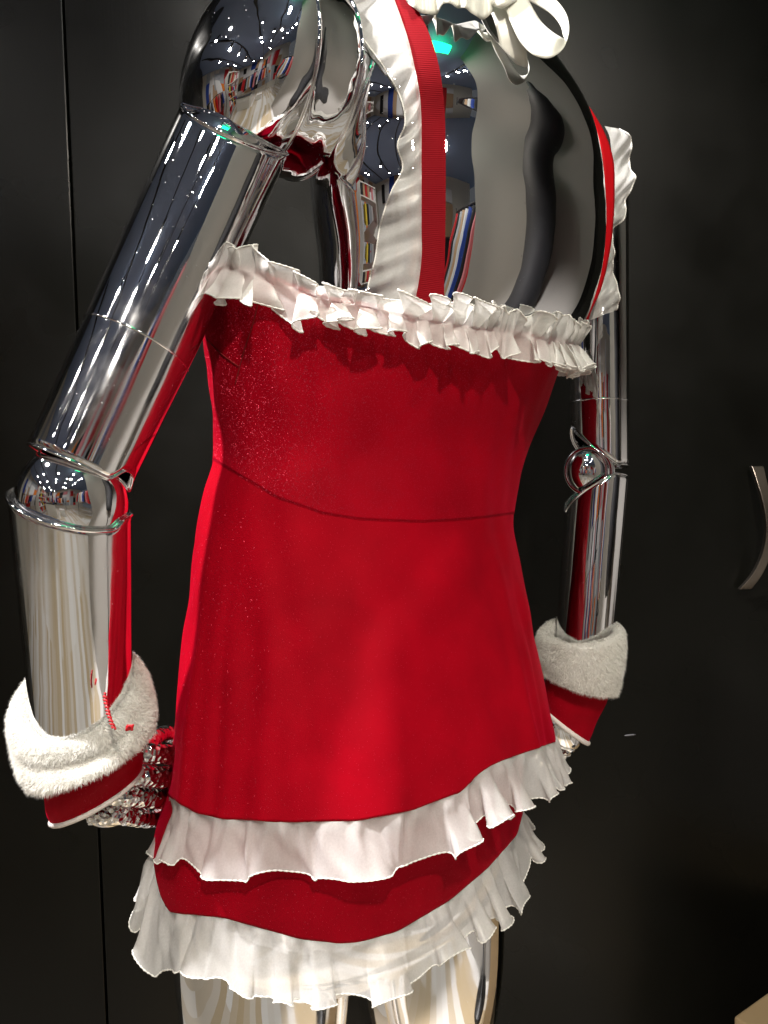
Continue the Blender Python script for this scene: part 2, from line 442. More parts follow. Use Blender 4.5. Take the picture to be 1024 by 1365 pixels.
pl = thing('added_plinth', 'unseen white plinth added on the beige floor for pale streaks mirrored in the chrome', 'plinth', (-.1, -1.9, 0))  # plinth out of view, put in for pale streaks in the chrome
obj('plinth_body', *box((-.1, -1.9, .25), (.4, .4, .5)), 'shelf', pl, smooth=False)
# unseen black dress form, added to put a dark streak in the back's reflection
df = thing('added_dress_form', 'unseen black dress form added for the dark streak mirrored in the back', 'dress form', (.73, .60, 0))
def lathe(c, prof, n=32):
    a = np.linspace(0, 2 * np.pi, n, endpoint=False)
    G = np.array([[[c[0] + r * math.cos(t), c[1] + .75 * r * math.sin(t), z] for t in a] for z, r in prof]); return grid(G, False, True)
obj('bust', *lathe((.73, .60), [(.95, .10), (.97, .14), (1.10, .15), (1.28, .11), (1.46, .13), (1.62, .145), (1.74, .12), (1.81, .055), (1.87, .045), (1.89, .001)]), 'cloth_black', df)
obj('stand', *lathe((.73, .60), [(0.003, .001), (.005, .18), (.03, .17), (.04, .02), (.95, .02)]), 'black_metal', df)


# ------------------------------------------------------------------ cabinet behind
YC = 1.16
cab = thing('black_cabinet', 'glossy black cabinet with flush doors standing behind the chrome mannequin', 'cabinet', (0, YC + .25, 0))
obj('carcass', *box((-0.1, YC + .28, 1.45), (7.4, .5, 2.9)), 'gap', cab, smooth=False)
def bevel_box(name, c, s, mat, parent, bev=.002, **k):
    o = obj(name, *box(c, s), mat, parent, smooth=False, **k)
    b = o.modifiers.new('edge', 'BEVEL'); b.width = bev; b.segments = 2; return o
xs_ = P(106, 400, YC)[0] * 1.0
seam = xs_
edges = [-3.5, -2.7, -2.0, -1.25, seam, .74, 1.6, 2.3]
seamx = seam
for a, b_ in zip(edges[:-1], edges[1:]):
    bevel_box('cabinet_door', ((a + b_) / 2, YC + .01, 1.45), (b_ - a - .0035, .02, 2.86), 'door', cab)

# bowed bronze handle on the right door
hp = spline([P(x, y, YC - .035) for x, y in ((1018, 621), (1020, 640), (1025, 672), (1028, 705), (1025, 738), (1016, 768), (1005, 789))], 48)
hp[:, 1] = YC - .006 - .026 * np.sin(np.linspace(0.12, np.pi - .12, 48)) ** .7
u = np.linspace(-1, 1, 48); hw = .0064 + .0030 * np.abs(u) ** 2.2
G = np.array([[hp[i] + np.array([p * hw[i], q * .0045, 0]) for p, q in ((-1, -1), (1, -1), (1, 1), (-1, 1))] for i in range(48)])
V, Fc = grid(G, False, True); Fc += [(0, 1, 2, 3), (188, 191, 190, 189)]
hd = obj('door_handle', V, Fc, 'bronze', cab, smooth=False); bm_ = hd.modifiers.new('edge', 'BEVEL'); bm_.width = .0012; bm_.segments = 3

q = P(845, 985, YC - .0012)
obj('pale_mark', *tube([(q[0] + t, YC - .0002, q[2] + .06 * t) for t in (-.009, -.005, 0, .005, .009)], [.0006, .0013, .0016, .0014, .0007], 8), simple('pale_streak', (.09, .09, .10), .5), cab)  # small pale streak on the door face

# pale wooden box at the lower right corner
cx_ = P(978, 1355, .98)
bx = thing('wooden_box', 'pale wooden box whose top corner just shows at the lower right edge', 'box', (cx_[0] + .16, cx_[1] + .03, 0))
bb = obj('box_body', *box((0, 0, 0), (.30, .20, .30)), simple('pale_wood', (.42, .30, .17), .5), bx, smooth=False)
th_ = R(33); c_, s_ = math.cos(th_), math.sin(th_)
vv = np.array([v.co[:] for v in bb.data.vertices]); vv = np.stack([vv[:, 0] * c_ - vv[:, 1] * s_, vv[:, 0] * s_ + vv[:, 1] * c_, vv[:, 2]], 1)
corner = np.array([-.15 * c_ + -.10 * -s_ * -1 * 0 - .10 * -s_ * 0 + 0, 0, 0])
lead = vv[np.argmin(vv[:, 0])]; vv = vv + np.array([cx_[0] - lead[0], cx_[1] - lead[1], cx_[2] - .15])
vv[:, 2] = np.where(vv[:, 2] < cx_[2] - .01, 0.0, vv[:, 2])
for v, q_ in zip(bb.data.vertices, vv): v.co = q_
bvm = bb.modifiers.new('edge', 'BEVEL'); bvm.width = .003; bvm.segments = 2

# ------------------------------------------------------------------ mannequin
man = thing('mannequin', 'mirror chrome robot mannequin seen from behind wearing the red dress', 'mannequin', (.03, .74, 0))

# --- torso
ZW = P(512, 690, .72)[2]
def torso_disp(ph, z):
    d = np.zeros_like(z)
    zb = P(600, 230, .66)[2]
    for a0, amp, w, dz, sz in ((R(125), .001, .5, 0, .10), (R(50), .001, .5, 0, .10)):
        da = (ph - a0 + np.pi) % (2 * np.pi) - np.pi
        d += amp * np.exp(-(da / w) ** 2 - ((z - zb - dz) / sz) ** 2)
    da = (ph - R(90) + np.pi) % (2 * np.pi) - np.pi
    d -= .0025 * np.exp(-(da / .30) ** 2) * np.exp(-((z - zb + .06) / .19) ** 2)
    return d
DT = .735
trows = [(-60, 590, 668, .70, .95), (-20, 580, 668, .70, .95), (8, 555, 672, .705, .8), (30, 500, 690, .71, .70), (55, 466, 712, .715, .72), (85, 448, 742, .718, .70),
         (115, 438, 764, .72, .70), (150, 428, 785, .722, .70), (200, 414, 800, .725, .70), (250, 412, 806, DT, .68), (310, 416, 807, DT, .67), (370, 424, 799, DT, .67), (430, 420, 778, DT, .67),
         (520, 350, 715, DT, .68), (610, 320, 668, DT, .68), (690, 315, 655, DT, .70), (800, 300, 680, DT, .72), (950, 270, 700, DT, .72), (1080, 262, 690, DT, .72), (1180, 255, 670, DT, .72), (1230, 300, 620, DT, .7)]
TL = Loft(trows, torso_disp)
nz, na = 150, 128
zz = np.linspace(TL.z[0], TL.z[-1], nz); aa = np.linspace(0, 2 * np.pi, na, endpoint=False)
G = np.stack([TL.S(aa, np.full(na, z)) for z in zz])
V, Fc = grid(G, False, True)
torso = obj('torso', V, Fc, 'chrome', man, sub=1)
bpy.context.view_layer.update()
TB = bvh_of(torso)

# --- limbs
def limb(name, p0, p1, r0, r1, parent, mat='chrome_tube', t0=None, t1=None, n=48, seg=96, belly=0, rim=.0018, solid=.004, xdir=None):
    """open tube between p0 and p1; t0/t1: end offsets along the axis as functions of angle (0 = picture right, pi/2 = away)"""
    p0, p1 = np.array(p0), np.array(p1); ax = nrm(p1 - p0); L = np.linalg.norm(p1 - p0)
    x = _rt if xdir is None else xdir
    ex = nrm(x - (x @ ax) * ax); ey = np.cross(ex, ax); ey = ey if ey[1] > 0 else -ey
    a = np.linspace(0, 2 * np.pi, seg, endpoint=False)
    o0 = t0(a) if t0 else np.zeros(seg); o1 = t1(a) if t1 else np.zeros(seg)
    G = []
    for i in range(n):
        t = i / (n - 1)
        s = (o0 * (1 - t) + (L + o1) * t)
        rr = r0 + (r1 - r0) * s / L + belly * np.sin(np.pi * np.clip(s / L, 0, 1))
        G.append(p0 + s[:, None] * ax + rr[:, None] * (np.cos(a)[:, None] * ex + np.sin(a)[:, None] * ey))
    G = np.array(G)
    V, Fc = grid(G, False, True)
    o = obj(name, V, Fc, mat, parent, solid=solid, offset=-1)
    for k, tt in ((0, t0), (-1, t1)):
        if tt is not None and rim:
            obj('rim', *tube(G[k], rim * .5, 8, True, ref=ax + .01), 'chrome', o)
    return o, ax, ex, ey
def ring(parent, p0, p1, r0, r1, t, rad, mat='chrome', ref=None, tilt=0, name='joint_ring'):
    p0, p1 = np.array(p0), np.array(p1); ax = nrm(p1 - p0); L = np.linalg.norm(p1 - p0)
    ex = nrm(_rt - (_rt @ ax) * ax); ey = np.cross(ex, ax); ey = ey if ey[1] > 0 else -ey
    a = np.linspace(0, 2 * np.pi, 96, endpoint=False); r = r0 + (r1 - r0) * t + .0002
    C = p0 + ax * L * t + r * (np.cos(a)[:, None] * ex + np.sin(a)[:, None] * ey) + tilt * np.cos(a)[:, None] * ax
    return obj(name, *tube(C, rad, 6, True, ref=ax + .01), mat, parent)
def ellipsoid(c, ax, rad, nu=48, nv=64, clip=None):
    """ax: 3 axis vectors, rad: 3 radii; poles along ax[2]"""
    G = []
    for i in range(nu + 1):
        t = math.pi * i / nu
        a = np.linspace(0, 2 * np.pi, nv, endpoint=False)
        G.append(c + rad[2] * math.cos(t) * ax[2] + math.sin(t) * (rad[0] * np.cos(a)[:, None] * ax[0] + rad[1] * np.sin(a)[:, None] * ax[1]))
    return grid(np.array(G), False, True)

Cs = P(350, 90, .612)
# shoulder cap: half ellipsoid bulging away from the body, cut by the joint plane
def half_cap(c, out, rb, rz, ro, lift):
    G = []
    for i in range(41):
        t = (math.pi / 2) * i / 40
        a = np.linspace(0, 2 * np.pi, 96, endpoint=False)
        G.append(c + ro * math.sin(t) * out + math.cos(t) * (rb * np.cos(a)[:, None] * BH + rz * np.sin(a)[:, None] * UP) + 0)
    return np.array(G)
OUT = nrm(-RH + np.array([0, 0, -.55]))
G = half_cap(Cs, OUT, .0785, .082, .074, 0)
cap = obj('shoulder_cap', *grid(G, False, True), 'chrome_cast', man)
obj('joint_ring', *tube(G[0], .0016, 8, True, ref=RH + .01), 'chrome', cap)
a = np.linspace(0, 2 * np.pi, 96, endpoint=False)
prof = [(0, .078), (.004, .0772), (.014, .0766), (.026, .0762), (.038, .0756), (.045, .0742), (.049, .070), (.052, .06), (.055, .03)]
sx = spline([(x, r) for x, r in prof], 36)
G = np.array([Cs + x * RH + r * (np.cos(a)[:, None] * BH + 1.03 * np.sin(a)[:, None] * UP) for x, r in sx])
sock = obj('shoulder_socket', *grid(G, False, True), 'chrome_cast', man)
obj('joint_ring', *tube(Cs + .0455 * RH + .0746 * (np.cos(a)[:, None] * BH + 1.03 * np.sin(a)[:, None] * UP), .0014, 8, True, ref=RH + .01), 'chrome', sock)

px2m = lambda w, d: w * d / F
# near (left) arm
A0, A1 = P(316, 172, .600), P(105, 628, .545)
def t_top(a): return .008 * np.cos(a) - .034 * np.sin(a)
def t_bot(a):
    d = (a + np.pi) % (2 * np.pi) - np.pi
    return -.002 - .0115 * np.exp(-((d + .15) / .30) ** 4) * 1.0 + .002 * np.cos(a)
rA0, rA1 = px2m(74, .60), px2m(70, .545)
ua, *_ = limb('upper_arm', A0, A1, rA0, rA1, man, t0=t_top, t1=t_bot, belly=.0006)
ring(ua, A0, A1, rA0, rA1, .655, .0009, tilt=.002)
axj = nrm(A1 - A0); exj = nrm(_rt - (_rt @ axj) * axj); eyj = np.cross(axj, exj)
obj('shoulder_joint', *ellipsoid(A0 + .040 * axj, (exj, eyj, axj), (rA0 * .975, rA0 * .975, rA0 * 1.0)), 'chrome', man)
E0 = P(97, 670, .540)
el = obj('elbow_joint', *ellipsoid(E0, (_rt, _fw, _up), (px2m(72, .54), px2m(70, .54), px2m(82, .54))), 'chrome_cast', man)
F0, F1 = P(96, 676, .540), P(112, 985, .590)
def f_top(a):
    d = (a + np.pi) % (2 * np.pi) - np.pi
    return .011 * np.cos(a) - .009 * np.sin(a) * 0 - .006 * np.exp(-(d / .35) ** 4)
rF0, rF1 = px2m(76, .54), px2m(62, .59)
fa, *_ = limb('forearm', F0, F1, rF0, rF1, man, t0=f_top, rim=.003)

# far (right) arm
B0, B1 = P(796, 250, .93), P(800, 622, .92)
def bt(a):
    d = (a - np.pi) % (2 * np.pi); d = np.minimum(d, 2 * np.pi - d)
    return -.050 * np.clip(1 - d / 1.9, 0, 1) ** 1.1
rB0, rB1 = px2m(40, .93), px2m(37.5, .92)
ub, *_ = limb('upper_arm', B0, B1, rB0, rB1, man, t1=bt, rim=.002)
ring(ub, B0, B1, rB0, rB1, .775, .0009)
G0, G1 = P(797, 634, .915), P(776, 900, .895)
def gt_(a):
    d = (a - np.pi) % (2 * np.pi); d = np.minimum(d, 2 * np.pi - d)
    return .050 * np.clip(1 - d / 1.9, 0, 1) ** 1.1
rG0, rG1 = px2m(40, .915), px2m(37, .895)
fb, *_ = limb('forearm', G0, G1, rG0, rG1, man, t0=gt_, rim=.002)
EC = P(785, 628, .900)
edj = obj('elbow_joint', *ellipsoid(EC, (_rt, _fw, _up), (px2m(28, .9), px2m(16, .9), px2m(30, .9))), 'chrome', man)
aa2 = np.linspace(0, 2 * np.pi, 64, endpoint=False)
obj('joint_ring', *tube(EC + px2m(30, .9) * (np.cos(aa2)[:, None] * nrm(_rt * .9 - _fw * .4) + np.sin(aa2)[:, None] * _up), .0035, 10, True, ref=_fw), 'chrome', edj)

# far shoulder, hidden behind the back
Cf = P(748, 185, .93)
obj('shoulder_cap', *ellipsoid(Cf, (RH, BH, UP), (.04, .04, .06)), 'chrome', man)

# legs
def leg(cx, d, pts):
    # pts: (z, radius, dx)
    G = []
    zs = np.array([p[0] for p in pts]); K = np.array([[p[1], p[2]] for p in pts])
    o = np.argsort(zs); zz = np.linspace(zs.min(), zs.max(), 70); k = catmull(K[o], zs[o], zz)
    c0 = P(cx, 1365, d)
    for z, (r, dx) in zip(zz, k):
        G.append(np.array([c0[0], c0[1], 0]) + np.array([0, 0, z]) + dx * RH * .6 + r * (np.cos(a)[:, None] * RH + 1.06 * np.sin(a)[:, None] * BH))
    return obj('leg', *grid(np.array(G), False, True), 'chrome_tube', man)
leg(354, .70, [(.10, .036, 0), (.25, .045, 0), (.40, .058, 0), (.52, .060, 0), (.62, .076, 0), (.74, .082, 0), (.86, .080, .0)])
leg(577, .80, [(.10, .036, 0), (.25, .045, 0), (.40, .058, 0), (.50, .060, 0), (.60, .074, 0), (.72, .0765, 0), (.86, .070, .0)])
for cx, d in ((354, .70), (577, .80)):
    c0 = P(cx, 1365, d)
    obj('foot', *ellipsoid(np.array([c0[0], c0[1], .05]) - .05 * BH, (RH, BH, UP), (.042, .11, .055)), 'chrome', man)

# ------------------------------------------------------------------ dress
dress = thing('santa_dress', 'short red velvet dress with white organza ruffles worn by the mannequin', 'dress', (.03, .74, .35))
zsk = lambda py, d=.72: P(512, py, d)[2]
def dress_disp(ph, z):
    hz = np.clip((ZW - z) / (ZW - zsk(1090)), 0, 1.2)
    x = ph * 6 / (2 * np.pi) * 2
    f = .0055 * vn(ph * 2.6, 3) * hz + .0035 * vn(ph * 5.2 + 7, 5) * hz
    # soft folds falling from the waist seam
    for a0, w, am in ((R(150), .07, .005), (R(166), .05, -.004), (R(178), .06, .004), (R(72), .05, .005), (R(60), .05, -.003), (R(118), .10, .004)):
        f += am * np.exp(-((ph - a0) / w) ** 2) * np.clip(hz * 1.5, 0, 1)
    bd = np.clip((z - ZW) / .25, 0, 1)
    f += .0012 * vn(ph * 4 + z * 30, 11) * (.4 + bd)
    f += .0014 * (np.sin(ph * 9 + z * 26 + 1.3 * np.sin(z * 31)) * np.sin(z * 17 + ph * 3.1 + 1)) + .0007 * np.sin(ph * 17 - z * 44 + 2 * np.sin(ph * 5))
    f += .0030 * np.exp(-((ph - R(150) + (z - ZW + .22) * 2.2) / .10) ** 2) * hz - .0024 * np.exp(-((ph - R(138) + (z - ZW + .22) * 2.0) / .08) ** 2) * hz
    return f
drows = [(260, 318, 800, .735, .72), (330, 300, 796, .735, .72), (400, 279, 786, .735, .72), (450, 275, 768, .735, .72), (500, 280, 743, .735, .71), (550, 285, 722, .735, .71), (610, 287, 699, .735, .70),
         (650, 274, 689, .735, .71), (690, 265, 683, .735, .72), (760, 255, 691, .735, .73), (830, 244, 704, .735, .74), (900, 233, 718, .735, .75), (960, 226, 730, .735, .76),
         (1010, 218, 739, .735, .76), (1060, 210, 744, .735, .76), (1120, 203, 748, .735, .76)]
DL = Loft(drows, dress_disp)
zt, zb_ = DL.z[-1], DL.z[0]
PH, Ztop = solve_curve(DL, [(270, 348), (300, 350), (345, 360), (385, 377), (440, 396), (520, 410), (600, 428), (700, 443), (785, 458), (800, 458)], zt, ZW + .02)
_, Zseam = solve_curve(DL, [(270, 604), (288, 612), (330, 638), (370, 662), (430, 683), (480, 691), (560, 694), (620, 691), (683, 683)], zsk(560), zsk(800))
_, Zhem = solve_curve(DL, [(205, 1030), (212, 1042), (228, 1062), (260, 1082), (300, 1091), (390, 1095), (480, 1093), (550, 1079), (615, 1054), (637, 1030), (660, 1016), (735, 990), (760, 984)], zsk(850), zb_)

def loft_between(L, Za, Zb, n, off=0.0, ph=PH):
    G = []
    for i in range(n):
        t = i / (n - 1); z = Za * (1 - t) + Zb * t
        G.append(L.S(ph, z) + off * L.Nn(ph, z))
    return np.array(G)
G = loft_between(DL, Ztop, Zseam - .0006, 70, .0002)
bod = obj('bodice', *grid(G, False, True), 'velvet_glit', dress, solid=.0015, offset=-1)
G = loft_between(DL, Zseam + .002, Zhem, 120, 0)
skirt = obj('skirt', *grid(G, False, True), 'velvet', dress, solid=.0012, offset=-1)

# underskirt
urows = [(600, 330, 660, .735, .70), (900, 250, 690, .735, .74), (1000, 225, 694, .735, .74), (1060, 207, 694, .735, .74), (1110, 204, 693, .735, .74), (1150, 206, 692, .735, .74), (1200, 212, 690, .735, .74), (1250, 220, 688, .735, .74), (1330, 226, 686, .735, .74)]
def ud(ph, z):
    h = np.clip((zsk(950) - z) / .2, 0, 1)
    return .003 * vn(ph * 3 + 2, 21) * h + .002 * vn(ph * 7, 22) * h
UL = Loft(urows, ud)
_, Zuh = solve_curve(UL, [(195, 1100), (204, 1128), (209, 1165), (216, 1195), (228, 1215), (300, 1222), (350, 1236), (400, 1250), (450, 1256), (480, 1254), (530, 1240), (600, 1198), (650, 1155), (688, 1112), (695, 1085)], zsk(1000), UL.z[0], smooth=2)
G = loft_between(UL, np.full(360, zsk(940)), Zuh, 60, 0)
usk = obj('underskirt', *grid(G, False, True), 'velvet_dark', dress, solid=.0012, offset=-1)

bpy.context.view_layer.update()
BB = bvh_of(bod); SB = bvh_of(skirt)

# seams
def surf_path(bvh, pts, n, off=.0003):
    q = spline(pts, n); out = []
    for x, y in q:
        h = hit(bvh, x, y)
        if h: out.append(h[0] + off * h[1] * (1 if h[1] @ (CAM - h[0]) > 0 else -1))
    return np.array(out)
seam_m = simple('seam_thread', (.20, .0003, .003), .9)
sp_ = surf_path(BB, [(345, 402), (338, 430), (325, 470), (314, 512)], 40)
if len(sp_) > 4: obj('seam', *tube(sp_, .0005, 6), seam_m, bod)
sp_ = surf_path(BB, [(276, 452), (296, 472), (318, 488)], 30)
if len(sp_) > 4: obj('seam', *tube(sp_, .0006, 6), seam_m, bod)
Gs = DL.S(PH, Zseam - .0006) + .0012 * DL.Nn(PH, Zseam)
obj('seam', *tube(Gs - .0006 * DL.Nn(PH, Zseam), .0011, 10, True), 'velvet_glit', bod)

# ---- ruffles
def ruffle(name, C, Nv, D, length, amp, wl, parent, mat, seed, flare=.0, ks=.95, nt=16, closed=True, power=1.1, lenvar=.12, stitch=True, jag=.7, solid=0, up=.0):
    """C: points of the gathered edge, Nv outward, D downward unit vectors"""
    s = np.concatenate([[0], np.cumsum(np.linalg.norm(np.diff(C, axis=0), axis=1))])
    Ltot = s[-1]; ns = int(Ltot / wl * 16)
    ss = np.linspace(0, Ltot, ns)
    ip = lambda A: np.stack([np.interp(ss, s, A[:, k]) for k in range(3)], 1)
    C2, N2, D2 = ip(C), nrm(ip(Nv)), nrm(ip(D))
    ln = np.interp(ss, s, np.broadcast_to(length, (len(C),))); am = np.interp(ss, s, np.broadcast_to(amp, (len(C),)))
    fl_ = np.interp(ss, s, np.broadcast_to(flare, (len(C),)))
    T2 = nrm(np.gradient(C2, axis=0))
    warp = np.cumsum(1 + jag * vn(ss / (wl * 1.7), seed)); warp = warp / warp[-1] * round(Ltot / wl) * 2 * np.pi
    A = .65 + .45 * vn(ss / (wl * 1.3), seed + 1)
    lv = 1 + lenvar * vn(ss / (wl * .9), seed + 2)
    G = []
    for i in range(nt):
        t = i / (nt - 1)
        a = am * A * (t ** power)
        fine = .12 * am * np.sin(warp * 2.7 + 3 * t) * t ** .5
        off = fl_ * t ** 1.3 + a * np.sin(warp + .5 * np.sin(2.2 * t + ss * 40)) + fine + .0052 * vn(ss / .006, seed + 21) * (1 - t) * min(1, t * 6) + .0012 * vn(ss / .006 + 5 * t, seed + 22) + up * np.sin(np.pi * t)
        tg = -ks * a * np.sin(2 * warp + .3)
        G.append(C2 + D2 * (ln * lv * (t - .12 * A * t * np.abs(np.sin(warp)) ))[:, None] + N2 * off[:, None] + T2 * tg[:, None])
    G = np.array(G)
    o = obj(name, *grid(G, False, False), mat, parent, solid=solid)
    if stitch:
        E = G[-1]; n = len(E) * 3
        e = spline(E, n); zz_ = np.sin(np.arange(n) * 2.1)
        obj('stitched_edge', *tube(e, .0006 + .0003 * zz_, 5), 'stitch', o)
        e2 = spline(G[-1] * .93 + G[-2] * .07, n)
    return o, G
cl = lambda A: np.concatenate([A, A[:1]])
Nh = DL.Nn(PH, Zhem); Ch = DL.S(PH, Zhem) + .0006 * Nh
pxs = np.array([proj(c)[0] for c in Ch])
dl = np.interp(pxs, [200, 260, 450, 640, 740], [.052, .044, .045, .042, .042])
ruffle('skirt_ruffle', cl(Ch), cl(Nh), np.tile(-UP, (361, 1)), cl(dl), .0085, .045, dress, 'organza', 31, flare=.012, lenvar=.12)
Nu = UL.Nn(PH, Zuh); Cu = UL.S(PH, Zuh) + .0006 * Nu
pxu = np.array([proj(c)[0] for c in Cu])
dlu = np.interp(pxu, [200, 260, 450, 600, 690], [.062, .040, .040, .036, .045])
ruffle('underskirt_ruffle', cl(Cu), cl(Nu), np.tile(-UP, (361, 1)), cl(dlu), .0095, .036, dress, 'organza', 47, flare=.016, lenvar=.14)

# neckline ruffle: two layers spreading up and down from one gathering line
Nn_ = DL.Nn(PH, Ztop); Cn = DL.S(PH, Ztop - .004) + .003 * Nn_
pn = np.array([proj(c)[0] for c in Cn])
upl = np.interp(pn, [280, 340, 400, 450, 560, 680, 790], [.021, .024, .014, .009, .013, .018, .020])
dnl = np.interp(pn, [280, 340, 400, 450, 560, 680, 790], [.023, .021, .022, .018, .019, .020, .027])
def crumple(name, C, Nv, upl, dnl, parent, seed, wl=.023, amp=.0105, mat='cotton'):
    C, Nv, upl, dnl = cl(C), cl(Nv), cl(upl), cl(dnl)
    s = np.concatenate([[0], np.cumsum(np.linalg.norm(np.diff(C, axis=0), axis=1))]); Ltot = s[-1]
    ns = int(Ltot / wl * 22); ss = np.linspace(0, Ltot, ns)
    ip = lambda A: np.stack([np.interp(ss, s, A[:, k]) for k in range(3)], 1)
    C2, N2 = ip(C), nrm(ip(Nv)); T2 = nrm(np.gradient(C2, axis=0))
    ul, dlw = np.interp(ss, s, upl), np.interp(ss, s, dnl)
    G = []; nt = 25
    for i in range(nt):
        v = 2 * i / (nt - 1) - 1       # -1 bottom .. 1 top
        k = abs(v); sd = seed if v < 0 else seed + 5
        warp = np.cumsum(1 + .75 * vn(ss / (wl * 1.5), sd)); warp = warp / warp[-1] * round(Ltot / wl) * 2 * np.pi
        if v > 0: warp = warp + 1.9
        A = amp * (.72 + .62 * vn(ss / (wl * 1.2), sd + 1)) * k ** .7
        off = .0045 + .0045 * k + 0.0030 * k * vn(ss / .010 + 2 * v, sd + 7) + A * np.sin(warp + 1.4 * vn(ss / .05, sd + 12) + .9 * v * vn(ss / .03, sd + 13)) + .0009 * np.sin(2.9 * warp + 3 * v) * k ** .5
        tg = -1.0 * A * np.sin(2 * warp + .4)
        hh = np.where(v > 0, ul, dlw) * v * (1 + .22 * vn(ss / (wl * .8), sd + 2) - .18 * np.cos(warp) * k)
        G.append(C2 + UP * hh[:, None] + N2 * off[:, None] + T2 * tg[:, None])
    G = np.array(G)
    o = obj(name, *grid(G, False, False), mat, parent)
    for k in (0, -1):
        n = G.shape[1] * 2
        e = spline(G[k], n); obj('stitched_edge', *tube(e, .0007 + .00025 * np.sin(np.arange(n) * 2.1), 5), 'stitch', o)
    return o
crumple('neckline_ruffle', Cn, Nn_, upl, dnl, dress, 61)
obj('neckline_binding', *tube(DL.S(PH, Ztop + .0) + .0003 * Nn_, .0013, 8, True), 'ribbon', dress)

# ---- draped strips: rows of (left px, right px) laid on a surface or at given depths
def strip(rows, n, mcols, bvh=None, off=.003, curve=0.0, rip=None):
    rows = np.array(rows, float)   # lx ly ld rx ry rd
    K = spline(rows, n) if rows.shape[1] == 6 else None
    G = []
    for r in K:
        line = []
        for j in range(mcols):
            t = j / (mcols - 1); e = r[:3] * (1 - t) + r[3:] * t
            p = P(e[0], e[1], e[2]); 
            if bvh is not None:
                h = hit(bvh, e[0], e[1])
                if h is not None:
                    dd = proj(h[0])[2]; e[2] = dd - off; p = P(e[0], e[1], e[2])
            line.append(p)
        G.append(line)
    G = np.array(G)
    return G
def smooth_depth(G, it=8):
    """relax depth along the strip so it hangs taut"""
    q = G - CAM; d = q @ _fw; ray = q / d[..., None]
    for _ in range(it):
        dd = d.copy(); dd[1:-1] = (d[:-2] + 2 * d[1:-1] + d[2:]) / 4; d = np.minimum(dd, d + .002)
    return CAM + ray * d[..., None]
srows = [(508, -40, .62, 530, -42, .62), (522, 0, .62, 550, 0, .62), (540, 45, .62, 572, 45, .62), (551, 90, .62, 585, 88, .62), (556, 140, .62, 592, 138, .62), (559, 200, .62, 594, 200, .62), (560, 280, .62, 594, 280, .62),
         (560, 340, .62, 593, 345, .62), (553, 385, .61, 592, 390, .61), (548, 425, .61, 592, 430, .61)]
G = strip(srows, 380, 7, TB, .004)
G = smooth_depth(G, 30)
# ribs across the ribbon
for i in range(len(G)):
    G[i] += -nrm(P(560, 200, 1) - CAM) * (.00028 * (i % 2))
strap = obj('shoulder_strap', *grid(G), 'ribbon', dress, solid=.0010, smooth=False)
rf = [(430, -40, .60, 512, -40, .61), (445, 0, .60, 526, 0, .61), (478, 45, .605, 542, 45, .61), (512, 90, .61, 553, 90, .61), (534, 130, .61, 560, 130, .61), (540, 165, .61, 562, 165, .61), (530, 195, .612, 562, 200, .61),
      (537, 222, .612, 562, 225, .61), (522, 255, .608, 562, 262, .61), (507, 300, .605, 562, 305, .61), (500, 345, .605, 562, 345, .61), (490, 385, .605, 556, 388, .61), (486, 412, .605, 550, 412, .61)]
G = strip(rf, 120, 16, TB, .009); G = smooth_depth(G, 30)
vd = -nrm(P(530, 200, 1) - CAM)
ii, jj = np.meshgrid(np.arange(120), np.arange(16), indexing='ij')
k = 1 - jj / 15.0
G += vd * ((.0045 * np.sin(ii * .26 + 2.2 * vn(ii / 17., 5)) * k + .0022 * np.sin(ii * .8 + jj * .35) * k ** .4 + .0015 * vn(ii / 4. + jj * .2, 9)))[..., None]
sr = obj('strap_ruffle', *grid(G), 'sheer', dress)
obj('stitched_edge', *tube(spline(G[:, 0], 480), .0007 + .0002 * np.sin(np.arange(480) * 2.1), 5), 'stitch', sr)

# far strap and its ruffle
fr = [(780, 140, .80, 782, 138, .80), (786, 150, .795, 790, 150, .80), (796, 180, .792, 806, 178, .80), (803, 215, .79, 817, 212, .80), (805, 255, .79, 819, 252, .80), (803, 300, .79, 817, 300, .80),
      (794, 345, .79, 811, 345, .80), (784, 385, .79, 800, 388, .80), (768, 415, .78, 786, 420, .79), (760, 440, .78, 780, 445, .79)]
G = strip(fr, 90, 5); strap2 = obj('shoulder_strap', *grid(G), 'elastic', dress, solid=.0012)
fr2 = [(806, 168, .83, 826, 172, .83), (812, 180, .83, 838, 182, .83), (815, 200, .83, 841, 202, .83), (817, 222, .83, 841, 224, .83), (818, 245, .83, 845, 238, .83), (817, 268, .83, 836, 268, .83), (815, 290, .83, 832, 288, .83), (811, 312, .83, 816, 312, .83),
       (806, 335, .83, 817, 335, .83), (801, 355, .83, 817, 352, .83), (796, 380, .83, 822, 378, .83), (788, 402, .83, 824, 400, .83), (784, 428, .83, 822, 414, .83)]
G = strip(fr2, 90, 12)
ii, jj = np.meshgrid(np.arange(90), np.arange(12), indexing='ij'); k = jj / 11.0
G += vd * ((.006 * np.sin(ii * .33 + 2 * vn(ii / 13., 6)) * k + .002 * np.sin(ii * .9 + jj) * k))[..., None]
sr2 = obj('strap_ruffle', *grid(G), 'sheer', dress)
obj('stitched_edge', *tube(spline(G[:, -1], 300), .0008 + .0002 * np.sin(np.arange(300) * 2.1), 5), 'stitch', sr2)

